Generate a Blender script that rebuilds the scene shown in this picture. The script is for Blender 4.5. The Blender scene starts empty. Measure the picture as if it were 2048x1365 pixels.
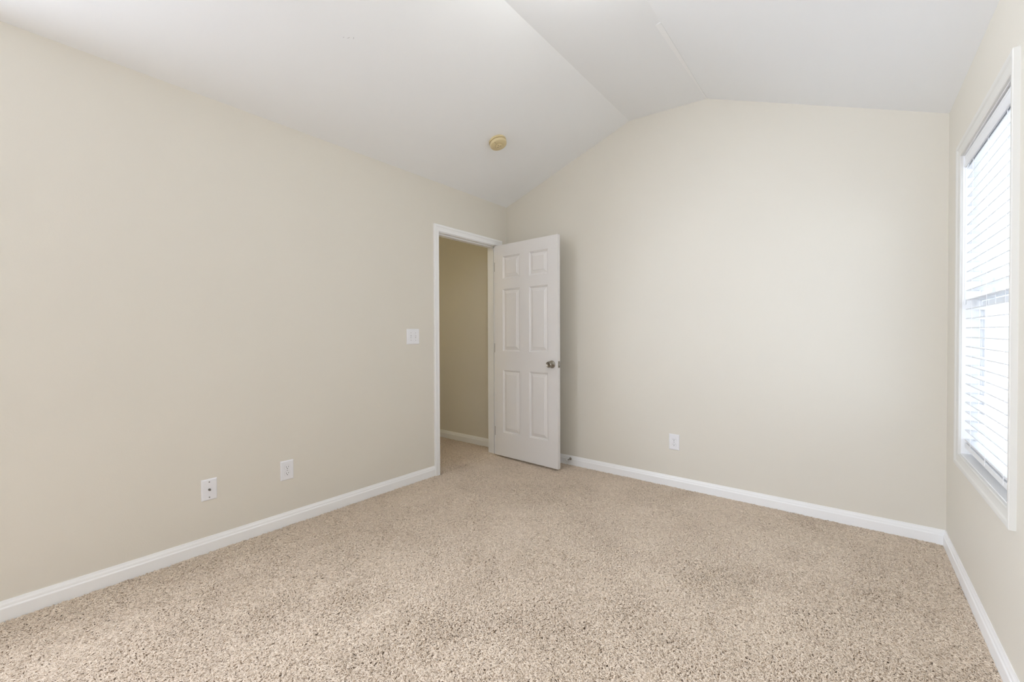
import bpy, bmesh, math, random
import numpy as np
from mathutils import Vector, Matrix

S = bpy.context.scene
COL = S.collection
R = math.radians

# ------------------------------------------------------------------ room dimensions (metres)
# left wall x = 0, back wall y = 0, right wall x = W, carpet top z = 0
W, HL, HR = 3.1606, 2.4815, 2.394
X1, Z1, X2, Z2 = 1.3116, 2.9422, 1.9098, 2.9154
YR = -5.35           # rear wall, behind the camera
FZ = -0.012           # sub-floor under the carpet pile
WT = 0.122            # thickness of the left wall
CT = 0.14             # thickness of the outer walls

# ------------------------------------------------------------------ camera
cd = bpy.data.cameras.new('camera')
cam = bpy.data.objects.new('camera', cd)
COL.objects.link(cam)
cd.sensor_fit = 'HORIZONTAL'
cd.sensor_width = 36.0
cd.lens = 36.0 * 846.95 / 2048.0
cd.clip_start = 0.05
YAW, PITCH, ROLL = 0.675, -0.0111, -0.0035
_fw = Vector((-math.sin(YAW) * math.cos(PITCH), math.cos(YAW) * math.cos(PITCH), math.sin(PITCH)))
_rt = Vector((math.cos(YAW), math.sin(YAW), 0))
_up = _rt.cross(_fw)
_r2 = _rt * math.cos(ROLL) + _up * math.sin(ROLL)
_u2 = _up * math.cos(ROLL) - _rt * math.sin(ROLL)
_m = Matrix((_r2, _u2, -_fw)).transposed().to_4x4()
_m.translation = Vector((2.7425, -3.3423, 1.1734))
cam.matrix_world = _m
S.camera = cam

# ------------------------------------------------------------------ sky light, window portals, exposure
SKY = 3.6
LAMP, HALL_FILL = 25.0, 26.0      # glass globes; the hallway one is an added fill
wd = bpy.data.worlds.new('daylight')
S.world = wd
wd.use_nodes = True
wn = wd.node_tree
wn.nodes['Background'].inputs['Color'].default_value = (0.90, 0.965, 1.12, 1)
wn.nodes['Background'].inputs['Strength'].default_value = SKY

S.view_settings.view_transform = 'Standard'
S.view_settings.look = 'None'
S.view_settings.gamma = 1.0
S.view_settings.use_curve_mapping = False
S.view_settings.exposure = 0.20
S.cycles.use_denoising = True
S.cycles.max_bounces = 16
S.cycles.diffuse_bounces = 7
S.cycles.adaptive_threshold = 0.02
S.cycles.transparent_max_bounces = 16
S.cycles.sample_clamp_indirect = 8.0
S.cycles.caustics_reflective = False
S.cycles.caustics_refractive = False

# openings (inner clear sizes)
WIN = (-1.21, -0.39, 0.60, 2.032)       # window in the right wall, in view: y0, y1, z0, z1
WIN_ADDED = (-5.20, -3.56, 0.78, 2.26)       # unseen window added in the left wall to light the room
DOOR = (-0.927, -0.130, 2.081)          # rough door opening in the left wall: y0, y1, height


def portal(name, loc, rot, sx, sy):
    l = bpy.data.lights.new(name, 'AREA')
    l.shape = 'RECTANGLE'
    l.size, l.size_y = sx, sy
    l.cycles.is_portal = True
    o = bpy.data.objects.new(name, l)
    COL.objects.link(o)
    o.location = loc
    o.rotation_euler = rot


portal('portal_right', (W + CT + .01, (WIN[0] + WIN[1]) / 2, (WIN[2] + WIN[3]) / 2), (0, R(90), 0), WIN[3] - WIN[2], WIN[1] - WIN[0])

# fill lamp added at the inner face of the made-up left-wall window
al = bpy.data.lights.new('window_fill_light', 'AREA')
al.shape = 'RECTANGLE'
al.size, al.size_y = WIN_ADDED[3] - WIN_ADDED[2], WIN_ADDED[1] - WIN_ADDED[0]
al.energy = 58.0
al.color = (.90, .965, 1.15)
ao = bpy.data.objects.new('window_fill_light', al)
COL.objects.link(ao)
ao.location = (.02, (WIN_ADDED[0] + WIN_ADDED[1]) / 2, (WIN_ADDED[2] + WIN_ADDED[3]) / 2)
ao.rotation_euler = (0, R(-90), 0)
# very broad low sun added as fill through that window, towards the right wall
sl_ = bpy.data.lights.new('fill_sun', 'SUN')
sl_.energy = 9.0
sl_.angle = R(50)
sl_.color = (.92, .97, 1.12)
so = bpy.data.objects.new('fill_sun', sl_)
COL.objects.link(so)
_e, _a = R(5), R(50)
so.rotation_euler = Vector((-math.cos(_e) * math.cos(_a), -math.cos(_e) * math.sin(_a), math.sin(_e))).to_track_quat('Z', 'Y').to_euler()
so.location = (-6, -10, 3)


# ------------------------------------------------------------------ materials
def mat(name, col, rough=.5, metal=0., spec=.5, bump=None, var=0.0):
    m = bpy.data.materials.new(name)
    m.use_nodes = True
    nt = m.node_tree
    b = nt.nodes['Principled BSDF']
    b.inputs['Base Color'].default_value = (*col, 1)
    b.inputs['Roughness'].default_value = rough
    b.inputs['Metallic'].default_value = metal
    b.inputs['Specular IOR Level'].default_value = spec
    tc = nt.nodes.new('ShaderNodeTexCoord')
    if var:
        n = nt.nodes.new('ShaderNodeTexNoise')
        n.inputs['Scale'].default_value = 3.0
        n.inputs['Detail'].default_value = 4
        nt.links.new(tc.outputs['Object'], n.inputs['Vector'])
        mx = nt.nodes.new('ShaderNodeMix')
        mx.data_type = 'RGBA'
        mx.inputs['A'].default_value = (*[c * (1 - var) for c in col], 1)
        mx.inputs['B'].default_value = (*[min(1, c * (1 + var)) for c in col], 1)
        nt.links.new(n.outputs['Fac'], mx.inputs['Factor'])
        nt.links.new(mx.outputs['Result'], b.inputs['Base Color'])
    if bump:
        sc, st = bump
        n = nt.nodes.new('ShaderNodeTexNoise')
        n.inputs['Scale'].default_value = sc
        n.inputs['Detail'].default_value = 3
        nt.links.new(tc.outputs['Object'], n.inputs['Vector'])
        bp = nt.nodes.new('ShaderNodeBump')
        bp.inputs['Strength'].default_value = st
        bp.inputs['Distance'].default_value = .002
        nt.links.new(n.outputs['Fac'], bp.inputs['Height'])
        nt.links.new(bp.outputs['Normal'], b.inputs['Normal'])
    return m


M = {}
M['wall'] = mat('beige_wall_paint', (.705, .668, .590), .55, spec=.35, bump=(160, .12), var=.012)
M['ceil'] = mat('white_ceiling_paint', (.86, .865, .865), .8, spec=.2, bump=(120, .1), var=.008)
M['trim'] = mat('white_trim_paint', (.87, .87, .865), .35, spec=.45, var=.008)
M['wintrim'] = mat('ivory_window_trim_paint', (.69, .675, .635), .4, spec=.45, var=.008)
M['door'] = mat('white_door_paint', (.76, .74, .725), .42, spec=.4, bump=(60, .05), var=.01)
M['plastic'] = mat('white_plastic', (.80, .80, .82), .3, spec=.5, var=.005)
M['vinyl'] = mat('white_vinyl', (.84, .85, .86), .35, spec=.45, var=.005)
M['slat'] = mat('white_blind_slat', (.80, .81, .825), .4, spec=.4, var=.005)
M['cord'] = mat('white_cord', (.85, .85, .85), .8, var=.01)
M['nickel'] = mat('satin_nickel', (.36, .33, .28), .3, 1.0, var=.02)
M['brass'] = mat('dull_steel', (.27, .25, .22), .45, 1.0, var=.02)
M['dark'] = mat('dark_slot', (.02, .02, .02), .6, var=.05)
M['yellowed'] = mat('yellowed_plastic', (.67, .555, .325), .4, spec=.4, var=.015)
M['rubber'] = mat('white_rubber', (.75, .74, .72), .7, var=.01)
M['screw'] = mat('painted_screw', (.55, .55, .55), .4, var=.02)
M['brown'] = mat('dark_brown_slot', (.13, .10, .06), .6, var=.03)
M['tape'] = mat('white_joint_tape', (.90, .90, .895), .8, spec=.2, var=.008)
M['floor'] = mat('carpet_backing', (.48, .395, .31), .95, spec=.1, bump=(300, .4), var=.05)

gl = bpy.data.materials.new('window_glass')
gl.use_nodes = True
nt = gl.node_tree
nt.nodes.remove(nt.nodes['Principled BSDF'])
tr = nt.nodes.new('ShaderNodeBsdfTransparent')
tr.inputs['Color'].default_value = (.94, .965, .96, 1)
gs = nt.nodes.new('ShaderNodeBsdfGlossy')
gs.inputs['Roughness'].default_value = .02
mx = nt.nodes.new('ShaderNodeMixShader')
mx.inputs[0].default_value = .04
nt.links.new(tr.outputs[0], mx.inputs[1])
nt.links.new(gs.outputs[0], mx.inputs[2])
nt.links.new(mx.outputs[0], nt.nodes['Material Output'].inputs[0])
M['glass'] = gl

for key, nm, col, stg in (('lamp', 'lit_frosted_glass', (.95, .985, 1.0), LAMP), ('hall_fill', 'amber_fill_glass', (1.0, .86, .52), HALL_FILL)):
    lm = bpy.data.materials.new(nm)
    lm.use_nodes = True
    b = lm.node_tree.nodes['Principled BSDF']
    b.inputs['Base Color'].default_value = (.9, .9, .9, 1)
    b.inputs['Emission Color'].default_value = (*col, 1)
    b.inputs['Emission Strength'].default_value = stg
    M[key] = lm


# ------------------------------------------------------------------ mesh helpers
def obj(name, bm, m, parent=None, smooth=False, bevel=0.0, bseg=2):
    bmesh.ops.recalc_face_normals(bm, faces=bm.faces)
    me = bpy.data.meshes.new(name)
    bm.to_mesh(me)
    bm.free()
    me.materials.append(M[m])
    if smooth:
        for p in me.polygons:
            p.use_smooth = True
        me.set_sharp_from_angle(angle=R(38))
    o = bpy.data.objects.new(name, me)
    COL.objects.link(o)
    if parent:
        o.parent = parent
    if bevel:
        md = o.modifiers.new('bevel', 'BEVEL')
        md.width = bevel
        md.segments = bseg
        md.limit_method = 'ANGLE'
    return o


def empty(name, loc, rot=(0, 0, 0)):
    o = bpy.data.objects.new(name, None)
    COL.objects.link(o)
    o.empty_display_size = .05
    o.location = loc
    o.rotation_euler = rot
    return o


def tag(o, label, cat=None, kind=None, group=None):
    o['label'] = label
    if cat:
        o['category'] = cat
    if kind:
        o['kind'] = kind
    if group:
        o['group'] = group
    return o


def struct(name, bm, m, label=None, **k):
    o = obj(name, bm, m, **k)
    o['kind'] = 'structure'
    if label:
        o['label'] = label
    return o


def box(bm, x0, x1, y0, y1, z0, z1):
    v = [bm.verts.new(p) for p in ((x0, y0, z0), (x1, y0, z0), (x1, y1, z0), (x0, y1, z0),
                                   (x0, y0, z1), (x1, y0, z1), (x1, y1, z1), (x0, y1, z1))]
    for f in ((0, 3, 2, 1), (4, 5, 6, 7), (0, 1, 5, 4), (1, 2, 6, 5), (2, 3, 7, 6), (3, 0, 4, 7)):
        bm.faces.new([v[i] for i in f])


def boxes(*bb):
    bm = bmesh.new()
    for b in bb:
        box(bm, *b)
    return bm


def prism(bm, pts, fn0, fn1):
    a = [bm.verts.new(fn0(p)) for p in pts]
    b = [bm.verts.new(fn1(p)) for p in pts]
    bm.faces.new(a)
    bm.faces.new(b[::-1])
    n = len(pts)
    for i in range(n):
        j = (i + 1) % n
        bm.faces.new((a[i], b[i], b[j], a[j]))


def lathe(bm, prof, mtx=Matrix(), seg=32):
    """prof: (radius, height) pairs round local Z, first and last closed."""
    rings = []
    for r, h in prof:
        if r < 1e-6:
            rings.append([bm.verts.new(mtx @ Vector((0, 0, h)))])
        else:
            rings.append([bm.verts.new(mtx @ Vector((r * math.cos(2 * math.pi * i / seg), r * math.sin(2 * math.pi * i / seg), h))) for i in range(seg)])
    for a, b in zip(rings, rings[1:]):
        for i in range(seg):
            j = (i + 1) % seg
            if len(a) == 1 and len(b) == 1:
                continue
            if len(a) == 1:
                bm.faces.new((a[0], b[j], b[i]))
            elif len(b) == 1:
                bm.faces.new((a[i], a[j], b[0]))
            else:
                bm.faces.new((a[i], a[j], b[j], b[i]))
    for r in (rings[0], rings[-1]):
        if len(r) > 1:
            bm.faces.new(r)


def tube(bm, p0, p1, r, seg=12):
    p0, p1 = Vector(p0), Vector(p1)
    q = (p1 - p0).to_track_quat('Z', 'Y').to_matrix().to_4x4()
    q.translation = p0
    L = (p1 - p0).length
    lathe(bm, [(r, 0), (r, L)], q, seg)


def frame_sweep(bm, prof, rect, fn, bottom=True):
    """prof (d outward from the inner edge, h proud of the wall) round rect (a0,a1,b0,b1); fn(a,b,h)->point.
    bottom False: three sides standing on b0."""
    a0, a1, b0, b1 = rect
    loops = []
    for d, h in prof:
        if bottom:
            c = [(a0 - d, b0 - d), (a0 - d, b1 + d), (a1 + d, b1 + d), (a1 + d, b0 - d)]
        else:
            c = [(a0 - d, b0), (a0 - d, b1 + d), (a1 + d, b1 + d), (a1 + d, b0)]
        loops.append([bm.verts.new(fn(a, b, h)) for a, b in c])
    n = len(loops)
    for i in range(n):
        A, B = loops[i], loops[(i + 1) % n]
        for k in range(4 if bottom else 3):
            j = (k + 1) % 4
            bm.faces.new((A[k], A[j], B[j], B[k]))
    if not bottom:
        bm.faces.new([l[0] for l in loops])
        bm.faces.new([l[3] for l in loops][::-1])


# casing: thin inner edge, bead, ogee, thick outer back band
CASING = [(0, 0), (0, .008), (.004, .0105), (.010, .0105), (.013, .009), (.024, .0105), (.034, .0125),
          (.040, .0165), (.050, .018), (.055, .0175), (.057, .0155), (.057, 0)]
BASE = [(0, FZ), (.013, FZ), (.013, .052), (.0115, .056), (.0098, .0585), (.0085, .068), (.0058, .075), (.004, .0832), (0, .0832)]

# ------------------------------------------------------------------ shell
struct('floor', boxes((-1.45, W + CT, YR - CT, CT, -.14, FZ)), 'floor', 'carpeted bedroom floor running on through the open doorway')

g = .018     # liner thickness round the windows
rough = lambda w: (w[0] - g, w[1] + g, w[2] - g, w[3] + g)


def wall_x(x0, x1, y0, y1, z0, z1, wins):
    bm = bmesh.new()
    y = y0
    for a, b, c, d in sorted(wins):
        box(bm, x0, x1, y, a, z0, z1)
        if c > z0:
            box(bm, x0, x1, a, b, z0, c)
        box(bm, x0, x1, a, b, d, z1)
        y = b
    box(bm, x0, x1, y, y1, z0, z1)
    return bm


struct('wall_left', wall_x(-WT, 0, YR, 0, FZ, HL, [rough(WIN_ADDED), (DOOR[0], DOOR[1], FZ, DOOR[2])]),
       'wall', 'long beige wall with the open doorway, switch plate and two low wall plates')

bm = bmesh.new()
prism(bm, [(-WT, FZ), (W + CT, FZ), (W + CT, HR - .04), (W, HR), (X2, Z2), (X1, Z1), (0, HL), (-WT, HL)],
      lambda p: (p[0], 0, p[1]), lambda p: (p[0], CT, p[1]))
struct('wall_back', bm, 'wall', 'beige gable wall behind the door under the sloping ceiling')


struct('wall_right', wall_x(W, W + CT, YR, 0, FZ, HR, [rough(WIN)]), 'wall', 'beige wall holding the window with white blinds')

bm = bmesh.new()
prism(bm, [(-WT, FZ), (W + CT, FZ), (W + CT, HR - .04), (W, HR), (X2, Z2), (X1, Z1), (0, HL), (-WT, HL)],
      lambda p: (p[0], YR, p[1]), lambda p: (p[0], YR - CT, p[1]))
struct('wall_rear', bm, 'wall', 'beige wall behind the camera')

bm = bmesh.new()
sl = (Z1 - HL) / X1
sr = (HR - Z2) / (W - X2)
lo = [(-WT, HL), (0, HL), (X1, Z1), (X2, Z2), (W, HR), (W + CT, HR)]
hi = [(W + CT, HR + .25), (X2, Z2 + .15), (X1, Z1 + .15), (-WT, HL + .2)]
prism(bm, lo + hi, lambda p: (p[0], YR - CT, p[1]), lambda p: (p[0], CT, p[1]))
ceiling = struct('ceiling', bm, 'ceil', 'white vaulted ceiling with two slopes and a narrow flat centre')

# peeling joint tape along the right-hand ridge, and two small scuffs on the left slope
bm = bmesh.new()
n = 14
tp = []
for i in range(n + 1):
    t = i / n
    y = -.972 + t * .972
    wdt = .027 * (1 - t) ** .8 + .004
    gap = .0024 * max(0, 1 - t / .45) + .0004
    zf = lambda x: Z1 + (Z2 - Z1) * (x - X1) / (X2 - X1)
    xa, xb = X2 - wdt, X2
    tp.append([bm.verts.new((xa, y, zf(xa) - gap - .0012)), bm.verts.new((xb, y, zf(xb) - .0016)),
               bm.verts.new((xb, y, zf(xb) + .001)), bm.verts.new((xa, y, zf(xa) - gap))])
for a, b in zip(tp, tp[1:]):
    for k in range(4):
        j = (k + 1) % 4
        bm.faces.new((a[k], a[j], b[j], b[k]))
bm.faces.new(tp[0])
bm.faces.new(tp[-1][::-1])
obj('joint_tape', bm, 'tape', ceiling)
for px, py, ln, an in ((.699, -2.139, .016, .5), (.712, -2.118, .012, -.4), (.688, -2.16, .008, .6)):
    bm = bmesh.new()
    mm = Matrix.Translation((px, py, HL + sl * px)) @ Matrix.Rotation(-math.atan(sl), 4, 'Y') @ Matrix.Rotation(an, 4, 'Z') @ Matrix.Diagonal((ln, .003, .0012, 1))
    bmesh.ops.create_uvsphere(bm, u_segments=12, v_segments=6, radius=.5, matrix=mm)
    obj('scuff_mark', bm, 'screw', ceiling, smooth=True)['label'] = 'small grey scuff on the left ceiling slope'

# hallway beyond the door
struct('wall_hall', boxes((-1.45, -WT, .008, CT, FZ, 2.44)), 'wall', 'dim beige hallway wall seen through the open doorway')
struct('wall_hall_side', boxes((-1.45, -1.33, -2.6, .008, FZ, 2.44)), 'wall', 'beige far side wall of the hallway')
struct('wall_hall_front', boxes((-1.45, -WT, -2.72, -2.6, FZ, 2.44)), 'wall', 'beige end wall of the hallway')
struct('ceiling_hall', boxes((-1.45, -WT, -2.72, CT, 2.44, 2.54)), 'ceil', 'white hallway ceiling')


# ------------------------------------------------------------------ baseboards
def baseboard(name, fn0, fn1, label):
    bm = bmesh.new()
    prism(bm, BASE, fn0, fn1)
    struct(name, bm, 'trim', label)


CA, CB, CZ = -.9708, -.0864, 2.1251      # outer edges of the door casing
baseboard('baseboard_left', lambda p: (p[0], YR + p[0], p[1]), lambda p: (p[0], CA, p[1]), 'white baseboard along the long wall up to the door casing')
baseboard('baseboard_back', lambda p: (p[0], -p[0], p[1]), lambda p: (W - p[0], -p[0], p[1]), 'white baseboard along the gable wall')
baseboard('baseboard_right', lambda p: (W - p[0], -p[0], p[1]), lambda p: (W - p[0], YR + p[0], p[1]), 'white baseboard under the window')
baseboard('baseboard_rear', lambda p: (W - p[0], YR + p[0], p[1]), lambda p: (p[0], YR + p[0], p[1]), 'white baseboard behind the camera')
baseboard('baseboard_hall', lambda p: (-1.33, .008 - p[0], p[1]), lambda p: (-WT, .008 - p[0], p[1]), 'white baseboard in the hallway')

# ------------------------------------------------------------------ door casing and jamb
bm = bmesh.new()
frame_sweep(bm, CASING, (CA + .057, CB - .057, FZ, CZ - .057), lambda a, b, h: (h, a, b), bottom=False)
struct('trim_1', bm, 'trim', 'white moulded casing round the open doorway')
JA, JB, JZ = CA + .062, CB - .064, CZ - .062      # inner faces of the jamb
bm = boxes((-WT, 0, DOOR[0] + .0, JA, FZ, DOOR[2]), (-WT, 0, JB, DOOR[1], FZ, DOOR[2]), (-WT, 0, JA, JB, JZ, DOOR[2]))
struct('trim_2', bm, 'trim', 'white door jamb lining the open doorway')
bm = boxes((-.075, -.040, JA, JA + .010, FZ, JZ), (-.075, -.040, JB - .010, JB, FZ, JZ), (-.075, -.040, JA, JB, JZ - .010, JZ))
struct('trim_3', bm, 'trim', 'white door stop strip round the inside of the jamb')
bm = bmesh.new()
frame_sweep(bm, CASING, (CA + .057, CB - .057, FZ, CZ - .057), lambda a, b, h: (-WT - h, a, b), bottom=False)
struct('trim_4', bm, 'trim', 'white casing on the hallway side of the doorway')

# ------------------------------------------------------------------ door leaf (local: x across, y thickness, z up)
DW, DH, DT = .743, 2.032, .035
door = struct('door_1', bmesh.new(), 'door', 'white six-panel door standing open against the gable wall')
PX = ((.104, .318), (.428, .640))
PZ = ((.230, .830), (1.012, 1.606), (1.706, 1.920))
bm = bmesh.new()


def leaf_grid():
    xs = [0, PX[0][0], PX[0][1], PX[1][0], PX[1][1], DW]
    zs = [0, PZ[0][0], PZ[0][1], PZ[1][0], PZ[1][1], PZ[2][0], PZ[2][1], DH]
    dep = .0120
    for side in (0, 1):
        y0 = 0 if side == 0 else DT
        s = 1 if side == 0 else -1
        V = {}
        for i, x in enumerate(xs):
            for k, z in enumerate(zs):
                V[i, k] = bm.verts.new((x, y0, z))
        for i in range(5):
            for k in range(7):
                q = [V[i, k], V[i + 1, k], V[i + 1, k + 1], V[i, k + 1]]
                if i in (1, 3) and k in (1, 3, 5):
                    x0, x1, z0, z1 = xs[i], xs[i + 1], zs[k], zs[k + 1]
                    prev = q
                    # ogee sticking down into the recess
                    for d, h in ((.003, .0045), (.009, .0062), (.014, dep), (.020, dep)):
                        cur = [bm.verts.new((x0 + d, y0 + s * h, z0 + d)), bm.verts.new((x1 - d, y0 + s * h, z0 + d)),
                               bm.verts.new((x1 - d, y0 + s * h, z1 - d)), bm.verts.new((x0 + d, y0 + s * h, z1 - d))]
                        for a in range(4):
                            c = (a + 1) % 4
                            bm.faces.new((prev[a], prev[c], cur[c], cur[a]))
                        prev = cur
                    bm.faces.new(prev)
                else:
                    bm.faces.new(q)
    # edges
    for a, b in (((0, 0), (DW, 0)), ((DW, 0), (DW, DH)), ((DW, DH), (0, DH)), ((0, DH), (0, 0))):
        bm.faces.new([bm.verts.new(p) for p in ((a[0], 0, a[1]), (b[0], 0, b[1]), (b[0], DT, b[1]), (a[0], DT, a[1]))])


leaf_grid()
bmesh.ops.remove_doubles(bm, verts=bm.verts, dist=1e-5)
bmesh.ops.recalc_face_normals(bm, faces=bm.faces)
bm.to_mesh(door.data)
bm.free()
door.location = (.0284, -.2167, .0197)
door.rotation_euler = (0, 0, -.0437)
for (x0, x1) in PX:
    for (z0, z1) in PZ:
        bm = bmesh.new()
        for y0, s in ((0, 1), (DT, -1)):
            lv = []
            for d, h in ((.0165, .0125), (.0175, .0108), (.042, .0034), (.0435, .0012)):
                lv.append([bm.verts.new(p) for p in ((x0 + d, y0 + s * h, z0 + d), (x1 - d, y0 + s * h, z0 + d), (x1 - d, y0 + s * h, z1 - d), (x0 + d, y0 + s * h, z1 - d))])
            for A, B in zip(lv, lv[1:]):
                for a in range(4):
                    c = (a + 1) % 4
                    bm.faces.new((A[a], A[c], B[c], B[a]))
            bm.faces.new(lv[-1])
        obj('panel', bm, 'door', door)
# knobs
KX, KZ = .683, .908
KP = [(0, .0), (.033, .0), (.033, .004), (.030, .008), (.017, .011), (.0125, .014), (.0115, .026), (.014, .031), (.022, .034), (.0265, .040),
      (.0275, .048), (.0255, .056), (.021, .0605), (.019, .0605), (.017, .059), (.0, .0585)]
for y, rx in ((0, R(90)), (DT, R(-90))):
    bm = bmesh.new()
    lathe(bm, KP, Matrix.Translation((KX, y, KZ)) @ Matrix.Rotation(rx, 4, 'X'), 40)
    k = obj('door_knob', bm, 'nickel', door, smooth=True)
    k['label'] = 'satin nickel round knob'
    bm = bmesh.new()
    s = -1 if y == 0 else 1
    box(bm, KX - .007, KX + .007, y + s * .0575, y + s * .0615, KZ - .0022, KZ + .0022)
    obj('lock_button', bm, 'brass', k, bevel=.0006)
lp = obj('latch_plate', boxes((DW - .0005, DW + .0014, DT / 2 - .0125, DT / 2 + .0125, KZ - .029, KZ + .029)), 'nickel', door, bevel=.0006)
lp['label'] = 'satin nickel latch plate on the door edge'
bm = bmesh.new()
prism(bm, [(DW + .001, DT / 2 - .006), (DW + .004, DT / 2 - .006), (DW + .012, DT / 2 + .006), (DW + .001, DT / 2 + .006)],
      lambda p: (p[0], p[1], KZ - .011), lambda p: (p[0], p[1], KZ + .011))
obj('latch_bolt', bm, 'brass', lp)
for dz in (-.022, .022):
    bm = bmesh.new()
    tube(bm, (DW + .0012, DT / 2, KZ + dz), (DW + .0022, DT / 2, KZ + dz), .0035, 12)
    obj('screw', bm, 'brass', lp, smooth=True)
for z in (.23, 1.04, 1.83):
    bm = bmesh.new()
    tube(bm, (-.009, DT + .006, z - .044), (-.009, DT + .006, z + .044), .0058, 14)
    box(bm, -.0095, -.0005, DT - .030, DT + .004, z - .044, z + .044)
    obj('hinge', bm, 'brass', door, smooth=True)['label'] = 'dull metal hinge'

# ------------------------------------------------------------------ windows


def double_hung(name, mk, width, z0, z1, label, trimname=None):
    """mk(a, d, z): a along the opening 0..width, d depth out from the inner wall face, z height -> point."""
    root = empty(name, mk(width / 2, 0, z0))
    root['kind'] = 'structure'
    root['label'] = label
    inv = Matrix.Translation(-Vector(root.location))

    def B(*bb):
        bm = bmesh.new()
        for a0, a1, d0, d1, c0, c1 in bb:
            pts = [mk(a, d, c) for c in (c0, c1) for a, d in ((a0, d0), (a1, d0), (a1, d1), (a0, d1))]
            v = [bm.verts.new(p) for p in pts]
            for f in ((0, 3, 2, 1), (4, 5, 6, 7), (0, 1, 5, 4), (1, 2, 6, 5), (2, 3, 7, 6), (3, 0, 4, 7)):
                bm.faces.new([v[i] for i in f])
        bmesh.ops.transform(bm, matrix=inv, verts=bm.verts)
        return bm

    zm = (z0 + z1) / 2 - .005
    # liner of the opening and vinyl unit frame
    obj('window_liner', B((-g, 0, 0, .062, z0 - g, z1 + g), (width, width + g, 0, .062, z0 - g, z1 + g), (0, width, 0, .062, z1, z1 + g), (0, width, 0, .062, z0 - g, z0)),
        'trim', root)
    obj('window_frame', B((-g, .012, .062, CT + .01, z0 - g, z1 + g), (width - .012, width + g, .062, CT + .01, z0 - g, z1 + g),
                          (.012, width - .012, .062, CT + .01, z1 - .014, z1 + g), (.012, width - .012, .062, CT + .01, z0 - g, z0 + .016)), 'vinyl', root, bevel=.0015)
    st = .042
    for nm, d0, d1, a, b in (('lower_sash', .066, .094, z0 + .016, zm + .02), ('upper_sash', .098, .126, zm - .02, z1 - .014)):
        A0, A1 = .013, width - .013
        s = obj(nm, B((A0, A0 + st, d0, d1, a, b), (A1 - st, A1, d0, d1, a, b), (A0 + st, A1 - st, d0, d1, a, a + st), (A0 + st, A1 - st, d0, d1, b - st * .9, b)),
                'vinyl', root, bevel=.002)
        dm = (d0 + d1) / 2
        obj('pane', B((A0 + st - .004, A1 - st + .004, dm - .002, dm + .002, a + st - .004, b - st * .9 + .004)), 'glass', s)
    fr = lambda p, q, h: Vector(mk(p, -h, q)) - Vector(root.location)
    bm = bmesh.new()
    frame_sweep(bm, CASING, (-.004, width + .004, z0 - .004, z1 + .004), fr)
    obj('window_casing', bm, 'wintrim', root)
    return root


double_hung('window_1', lambda a, d, z: (W + d, WIN[0] + a, z), WIN[1] - WIN[0], WIN[2], WIN[3],
            'double-hung window with ivory casing behind white slatted blinds')
double_hung('added_window', lambda a, d, z: (-d, WIN_ADDED[0] + a, z), WIN_ADDED[1] - WIN_ADDED[0], WIN_ADDED[2], WIN_ADDED[3],
            'wide unseen window added near the rear end of the long wall for light, without blinds')  # this second window is added out of view as a light source

# ------------------------------------------------------------------ blind in window_1
BY0, BY1 = WIN[0] + .012, WIN[1] - .014
BX = W + .012                        # room-side edge of the slats
blind = empty('window_blind', (BX, BY1, WIN[3] - .02), (.008, 0, 0))
tag(blind, 'white two-inch slatted window blind hanging inside the window casing', 'window blind')
bi = Matrix.Translation(-Vector(blind.location))
L = BY1 - BY0


def lb(*bb):                         # boxes in room coordinates, re-based on the blind
    bm = boxes(*bb)
    bmesh.ops.transform(bm, matrix=bi, verts=bm.verts)
    return bm


obj('headrail', lb((BX + .006, BX + .052, BY0, BY1, 1.978, 2.026)), 'slat', blind, bevel=.001)
bm = bmesh.new()
VAL = [(-.006, 1.974), (-.0085, 1.977), (-.0085, 1.984), (-.007, 1.988), (-.007, 2.014), (-.0085, 2.019), (-.0085, 2.027), (-.006, 2.031), (0, 2.031), (0, 1.974)]
prism(bm, VAL, lambda p: (BX + p[0], BY0 - .006, p[1]), lambda p: (BX + p[0], BY1 + .006, p[1]))
bmesh.ops.transform(bm, matrix=bi, verts=bm.verts)
obj('valance', bm, 'slat', blind)
PITCH_Z = .0446
SW, ST = .0495, .0038
zs = []
z = 1.206 + PITCH_Z * 17
while z > .665:
    if z < 1.965:
        zs.append(z)
    z -= PITCH_Z
zs += [.6665]
slat_me = None
TILT = R(5)
for i, zz in enumerate(zs):
    if slat_me is None:
        bm = bmesh.new()
        prof = []
        for k in range(7):
            t = k / 6
            prof.append((t * SW, .0022 * math.sin(math.pi * t) + ST / 2))
        for k in range(6, -1, -1):
            t = k / 6
            prof.append((t * SW, .0022 * math.sin(math.pi * t) - ST / 2))
        ca, sa = math.cos(TILT), math.sin(TILT)
        prism(bm, [(x * ca, y * ca - x * sa) for x, y in prof], lambda p: (p[0], -L, p[1]), lambda p: (p[0], 0, p[1]))
        o = obj('slat', bm, 'slat', blind)
        slat_me = o.data
    else:
        o = bpy.data.objects.new('slat', slat_me)
        COL.objects.link(o)
        o.parent = blind
    o.location = Vector((BX, BY1, zz)) - Vector(blind.location)
    if i == len(zs) - 1:
        o.rotation_euler = (0, -TILT * .6, 0)
obj('bottom_rail', lb((BX - .001, BX + .050, BY0, BY1, .630, .654)), 'slat', blind, bevel=.003)
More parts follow.
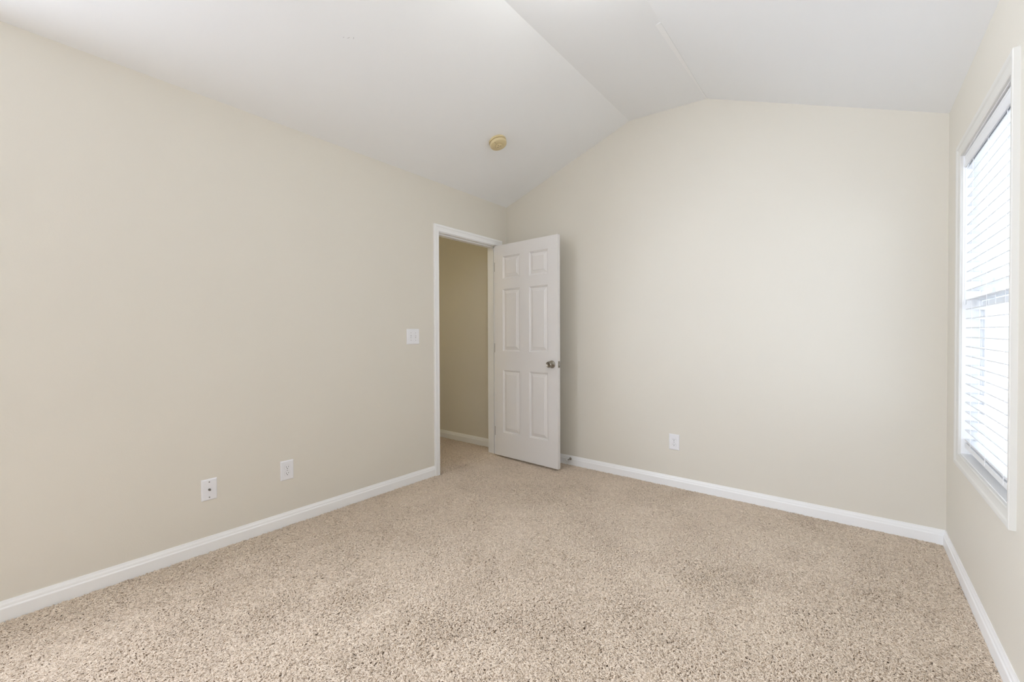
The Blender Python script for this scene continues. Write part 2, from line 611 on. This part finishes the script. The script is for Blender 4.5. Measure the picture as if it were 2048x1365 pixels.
for yy in (-.53, -.80, -1.07):
    bm = bmesh.new()
    for xx in (BX - .0012, BX + SW + .0015):
        tube(bm, (xx, yy, .640), (xx, yy, 1.99), .0009, 8)
    for zz in zs:
        box(bm, BX - .0012, BX + SW + .0015, yy - .0008, yy + .0008, zz - .0062, zz - .0050)
    bmesh.ops.transform(bm, matrix=bi, verts=bm.verts)
    obj('ladder_cord', bm, 'cord', blind, smooth=True)
    bm = bmesh.new()
    tube(bm, (BX + SW / 2, yy + .006, .640), (BX + SW / 2, yy + .006, 1.99), .001, 8)
    bmesh.ops.transform(bm, matrix=bi, verts=bm.verts)
    obj('lift_cord', bm, 'cord', blind, smooth=True)
bm = bmesh.new()
tube(bm, (BX - .010, -.445, 1.335), (BX - .010, -.445, 1.955), .0035, 8)
tube(bm, (BX - .010, -.445, 1.955), (BX + .004, -.445, 1.985), .0015, 8)
lathe(bm, [(.0035, 0), (.0048, .004), (.0048, .018), (.0035, .03)], Matrix.Translation((BX - .010, -.445, 1.315)), 8)
bmesh.ops.transform(bm, matrix=bi, verts=bm.verts)
obj('tilt_wand', bm, 'slat', blind, smooth=True)


# ------------------------------------------------------------------ wall plates (local: x across, -y out of the wall, z up)
def plate_bm(w, h, t=.0062):
    bm = bmesh.new()
    pts = lambda d: [(-w / 2 + d, -h / 2 + d), (w / 2 - d, -h / 2 + d), (w / 2 - d, h / 2 - d), (-w / 2 + d, h / 2 - d)]
    lv = [[bm.verts.new((x, -y, z)) for x, z in pts(d)] for d, y in ((0, 0), (0, .0022), (.0018, .0042), (.0055, t))]
    for A, B in zip(lv, lv[1:]):
        for a in range(4):
            c = (a + 1) % 4
            bm.faces.new((A[a], A[c], B[c], B[a]))
    bm.faces.new(lv[-1])
    bm.faces.new(lv[0][::-1])
    return bm


def yrot(x, y, z):
    return Matrix.Translation((x, y, z)) @ Matrix.Rotation(R(90), 4, 'X')


def screw(parent, x, z, m='screw'):
    bm = bmesh.new()
    lathe(bm, [(0, 0), (.0033, 0), (.0033, .0008), (.0022, .0014), (0, .0016)], yrot(x, -.006, z), 14)
    s = obj('screw', bm, m, parent, smooth=True)
    obj('screw_slot', boxes((x - .0026, x + .0026, -.0079, -.0071, z - .0004, z + .0004)), 'dark', s)
    return s


def outlet(loc, rz, label):
    o = tag(empty('outlet', loc, (0, 0, rz)), label, 'outlet', group='duplex outlets')
    obj('cover_plate', plate_bm(.0785, .121), 'plastic', o)
    for dz in (.0195, -.0195):
        bm = bmesh.new()
        P = []
        for i in range(40):
            a = 2 * math.pi * i / 40
            P.append((.0172 * math.cos(a), max(-.0142, min(.0142, .0172 * math.sin(a)))))
        prism(bm, P, lambda p: (p[0], -.005, dz + p[1]), lambda p: (p[0], -.0076, dz + p[1]))
        rc = obj('receptacle', bm, 'plastic', o)
        # dark gap ring between receptacle and plate
        bm = bmesh.new()
        prism(bm, [(x * 1.05, z * 1.05) for x, z in P], lambda p: (p[0], -.005, dz + p[1]), lambda p: (p[0], -.00635, dz + p[1]))
        obj('gap', bm, 'screw', rc)
        for sx, hh in ((-.0064, .0088), (.0064, .0072)):
            obj('slot', boxes((sx - .0011, sx + .0011, -.0078, -.0070, dz + .0025 - hh / 2, dz + .0025 + hh / 2)), 'dark', rc)
        bm = bmesh.new()
        lathe(bm, [(.0026, 0), (.0026, .0008)], yrot(0, -.0070, dz - .0078), 14)
        obj('ground_hole', bm, 'dark', rc)
    screw(o, 0, 0)
    return o


outlet((0, -2.167, .344), R(90), 'white duplex outlet low on the long wall, between cable plate and doorway')
outlet((1.676, 0, .349), 0, 'white duplex outlet low on the gable wall to the right of the door')

cp = tag(empty('cable_plate', (0, -2.577, .340), (0, 0, R(90))), 'white wall plate with one round metal coax connector, low on the long wall', 'cable outlet')
obj('cover_plate', plate_bm(.0735, .116), 'plastic', cp)
bm = bmesh.new()
lathe(bm, [(0, 0), (.0068, 0), (.0068, .003), (.0048, .003), (.0048, .012), (.003, .012), (.003, .009), (0, .009)], yrot(0, -.006, 0), 6)
obj('coax_connector', bm, 'brass', cp)
screw(cp, 0, .0417, 'brass')
screw(cp, 0, -.0417, 'brass')

sw = tag(empty('light_switch', (0, -1.188, 1.174), (0, 0, R(90))), 'white double toggle switch plate beside the doorway', 'light switch')
obj('cover_plate', plate_bm(.123, .122), 'plastic', sw)
for sx, up in ((-.023, -1), (.023, 1)):
    obj('toggle_slot', boxes((sx - .0052, sx + .0052, -.0066, -.0050, -.0122, .0122)), 'screw', sw)
    bm = bmesh.new()
    prism(bm, [(-.005, -.0045 - .001), (-.005, .0045 + .001), (-.0165, .0105 * up + .0035), (-.0165, .0105 * up - .0035)],
          lambda p: (sx - .0044, p[0], p[1]), lambda p: (sx + .0044, p[0], p[1]))
    obj('toggle', bm, 'plastic', sw, bevel=.0008)
    screw(sw, sx, .030)
    screw(sw, sx, -.030)

# ------------------------------------------------------------------ smoke detector on the left slope
nrm = Vector((Z1 - HL, 0, -X1)).normalized()
dx_ = .596
ax = Vector((0, 1, 0))
dm = Matrix((ax, nrm.cross(ax), nrm)).transposed().to_4x4()
dm.translation = Vector((dx_, -.834, HL + sl * dx_))
det = empty('smoke_detector', (0, 0, 0))
det.matrix_world = dm
tag(det, 'yellowed round smoke detector on the left ceiling slope above the doorway', 'smoke detector')
bm = bmesh.new()
lathe(bm, [(0, 0), (.066, 0), (.068, .003), (.068, .012), (.065, .015), (0, .015)], seg=64)
obj('mounting_base', bm, 'yellowed', det, smooth=True)
bm = bmesh.new()
lathe(bm, [(0, .014), (.056, .014), (.056, .021), (.0, .021)], seg=64)
obj('vent_gap', bm, 'yellowed', det, smooth=True)
for k in range(24):
    pass
bm = bmesh.new()
lathe(bm, [(0, .0205), (.064, .0205), (.0655, .022), (.0655, .034), (.063, .040), (.057, .043), (.030, .045), (.028, .0435), (0, .0435)], seg=64)
cov = obj('cover', bm, 'yellowed', det, smooth=True)
bm = bmesh.new()
lathe(bm, [(0, .043), (.0255, .043), (.0265, .045), (.0265, .0478), (.0245, .0492), (0, .0498)], seg=40)
cap = obj('sensor_cap', bm, 'yellowed', det, smooth=True)
for k in range(3):
    bm = bmesh.new()
    a = R(40 + 120 * k)
    mm = Matrix.Rotation(a, 4, 'Z')
    box(bm, .007, .019, -.0016, .0016, .0488, .0502)
    bmesh.ops.transform(bm, matrix=mm, verts=bm.verts)
    obj('grille_slot', bm, 'brown', cap)
bm = bmesh.new()
lathe(bm, [(0, .0425), (.006, .0425), (.006, .0448), (.005, .0458), (0, .046)], Matrix.Translation((.030, .030, 0)), 20)
obj('test_button', bm, 'yellowed', det, smooth=True)
bm = bmesh.new()
box(bm, -.058, -.031, -.0008, .0008, .0405, .0446)
bmesh.ops.transform(bm, matrix=Matrix.Rotation(R(-8), 4, 'Z'), verts=bm.verts)
obj('cover_seam', bm, 'brown', cov)

# ------------------------------------------------------------------ door stop on the back baseboard
ds = tag(empty('door_stop', (.755, -.013, .058)), 'small metal door stop with white tip on the baseboard behind the door', 'door stop')
bm = bmesh.new()
lathe(bm, [(0, 0), (.0125, 0), (.0125, .002), (.009, .005), (.0048, .007), (.0042, .062), (0, .062)], yrot(0, 0, 0), 24)
obj('stop_rod', bm, 'nickel', ds, smooth=True)
bm = bmesh.new()
lathe(bm, [(0, .060), (.0055, .060), (.0075, .063), (.0075, .072), (.006, .076), (0, .077)], yrot(0, 0, 0), 24)
obj('rubber_tip', bm, 'rubber', ds, smooth=True)

# ------------------------------------------------------------------ ceiling light on the flat centre (just above the picture)


def globe_light(loc, label, lampmat):
    cl = tag(empty('ceiling_light', loc), label, 'ceiling light', group='globe ceiling lights')
    bm = bmesh.new()
    lathe(bm, [(0, .006), (.060, .006), (.064, -.004), (.064, -.014), (.058, -.022), (.045, -.028), (.042, -.044), (0, -.044)], seg=40)
    obj('canopy', bm, 'nickel', cl, smooth=True)
    bm = bmesh.new()
    lathe(bm, [(.038, -.040)] + [(.09 * math.sin(math.pi * k / 18), -.112 + .09 * math.cos(math.pi * k / 18)) for k in range(3, 18)] + [(0, -.202)], seg=40)
    obj('glass_globe', bm, lampmat, cl, smooth=True)
    return cl


lx, ly = 1.87, -1.80
globe_light((lx, ly, Z1 + (Z2 - Z1) * (lx - X1) / (X2 - X1)), 'round white glass globe light on the flat centre of the bedroom ceiling', 'lamp')
globe_light((-.70, -2.05, 2.44), 'unseen globe light added on the hallway ceiling to brighten the hallway', 'hall_fill')  # added lamp out of view, gives the hallway wall its amber light

# ------------------------------------------------------------------ carpet pile (twisted frieze yarns)
cm = bpy.data.materials.new('beige_frieze_yarn')
cm.use_nodes = True
nt = cm.node_tree
b = nt.nodes['Principled BSDF']
b.inputs['Roughness'].default_value = .9
b.inputs['Specular IOR Level'].default_value = .15
hi_ = nt.nodes.new('ShaderNodeAttribute')
hi_.attribute_name = 'shade'
cr = nt.nodes.new('ShaderNodeValToRGB')
e = cr.color_ramp.elements
e[0].position, e[0].color = 0.0, (.43, .345, .262, 1)
e[1].position, e[1].color = 1.0, (.805, .70, .578, 1)
for p_, c_ in ((.15, (.555, .458, .36)), (.45, (.66, .553, .446)), (.8, (.735, .628, .511))):
    q = e.new(p_)
    q.color = (*c_, 1)
nt.links.new(hi_.outputs['Fac'], cr.inputs['Fac'])
nt.links.new(cr.outputs['Color'], b.inputs['Base Color'])
M['yarn'] = cm

rng = np.random.default_rng(7)


TUFT = .0058          # spacing of the tufts, several yarns each


def tufts(x0, x1, y0, y1, sp):
    nx, ny = int((x1 - x0) / sp), int((y1 - y0) / sp)
    gx, gy = np.meshgrid(np.arange(nx) + .5, np.arange(ny) + .5, indexing='ij')
    p = np.stack([x0 + gx.ravel() * (x1 - x0) / nx, y0 + gy.ravel() * (y1 - y0) / ny], 1)
    return p + rng.uniform(-.42, .42, p.shape) * sp


room = tufts(.014, W - .014, -3.75, -.014, TUFT)
room2 = tufts(.014, W - .014, YR + .014, -3.75, .014)
# sparser where no view of this corner reaches the floor
edge = room[:, 1] - (-3.32 + .79 * (room[:, 0] - .48))
room = room[(edge > -.55) | (rng.uniform(0, 1, len(room)) < .3)]
hall = tufts(-1.32, -WT, -1.5, -.006, TUFT * 1.1)
dw = tufts(-WT, .0, JA + .012, JB - .012, TUFT)
TF = np.concatenate([room, room2, hall, dw])
# no yarns inside the casing feet
cas = (TF[:, 0] < .024) & (TF[:, 0] > -WT - .02) & (((TF[:, 1] > CA - .004) & (TF[:, 1] < JA + .012)) | ((TF[:, 1] > JB - .012) & (TF[:, 1] < CB + .004)))
TF = TF[~cas]
NT, PER = len(TF), 3
N = NT * PER
K = 5


def vnoise(xy, sc, seed):
    r = np.random.default_rng(seed)
    G = r.uniform(-1, 1, (64, 64))
    q = xy * sc + 30
    i = np.floor(q).astype(int)
    f = q - i
    f = f * f * (3 - 2 * f)
    a, b_ = i[:, 0] % 64, i[:, 1] % 64
    a1, b1 = (a + 1) % 64, (b_ + 1) % 64
    return (G[a, b_] * (1 - f[:, 0]) + G[a1, b_] * f[:, 0]) * (1 - f[:, 1]) + (G[a, b1] * (1 - f[:, 0]) + G[a1, b1] * f[:, 0]) * f[:, 1]


lay = vnoise(TF, 3.5, 1) * 1.6 + vnoise(TF, 14, 2) * 1.2 + rng.normal(0, .85, NT)
lean = .0082 + .003 * vnoise(TF, 5, 3) + rng.uniform(-.0025, .003, NT)
hgt = .0118 + rng.uniform(-.0022, .0022, NT) + .0010 * vnoise(TF, 4, 5)
shade = rng.uniform(0, 1, NT) * .62 + .10 * vnoise(TF, 6, 9)
P = np.repeat(TF, PER, 0) + rng.uniform(-.0024, .0024, (N, 2))
ang = np.repeat(lay, PER) + rng.normal(0, .38, N)
lean = np.repeat(lean, PER) * rng.uniform(.8, 1.2, N)
hgt = np.repeat(hgt, PER) + rng.uniform(-.0011, .0011, N)
shade = np.clip(np.repeat(shade, PER) + rng.uniform(0, .38, N), 0, 1).astype(np.float32)
curl = rng.normal(0, .8, N)
pos = np.zeros((N, K, 3), np.float32)
px, py = P[:, 0].copy(), P[:, 1].copy()
for k in range(K):
    t = k / (K - 1)
    a = ang + curl * (t - .3)
    if k:
        st = lean * (.25 + 1.1 * t) / (K - 1) * 1.6
        px = px + np.cos(a) * st
        py = py + np.sin(a) * st
    pos[:, k, 0] = px
    pos[:, k, 1] = py
    pos[:, k, 2] = FZ + hgt * (math.sin(t * math.pi * .62) / math.sin(math.pi * .5))
inroom = P[:, 0] > .02
pos[inroom, :, 0] = np.clip(pos[inroom, :, 0], .0145, W - .0145)
pos[:, :, 1] = np.minimum(pos[:, :, 1], -.0145)
hc = bpy.data.hair_curves.new('carpet_pile')
hc.add_curves([K] * N)
hc.attributes['position'].data.foreach_set('vector', pos.ravel())
ra = hc.attributes.get('radius') or hc.attributes.new('radius', 'FLOAT', 'POINT')
rad = np.tile(np.array([.0012, .0015, .0016, .0015, .0011], np.float32), N)
ra.data.foreach_set('value', rad)
sh = hc.attributes.new('shade', 'FLOAT', 'CURVE')
sh.data.foreach_set('value', shade)
hc.materials.append(M['yarn'])
carpet = bpy.data.objects.new('carpet_pile', hc)
COL.objects.link(carpet)
tag(carpet, 'beige twisted frieze carpet pile covering the bedroom and hallway floor', 'carpet', kind='stuff')
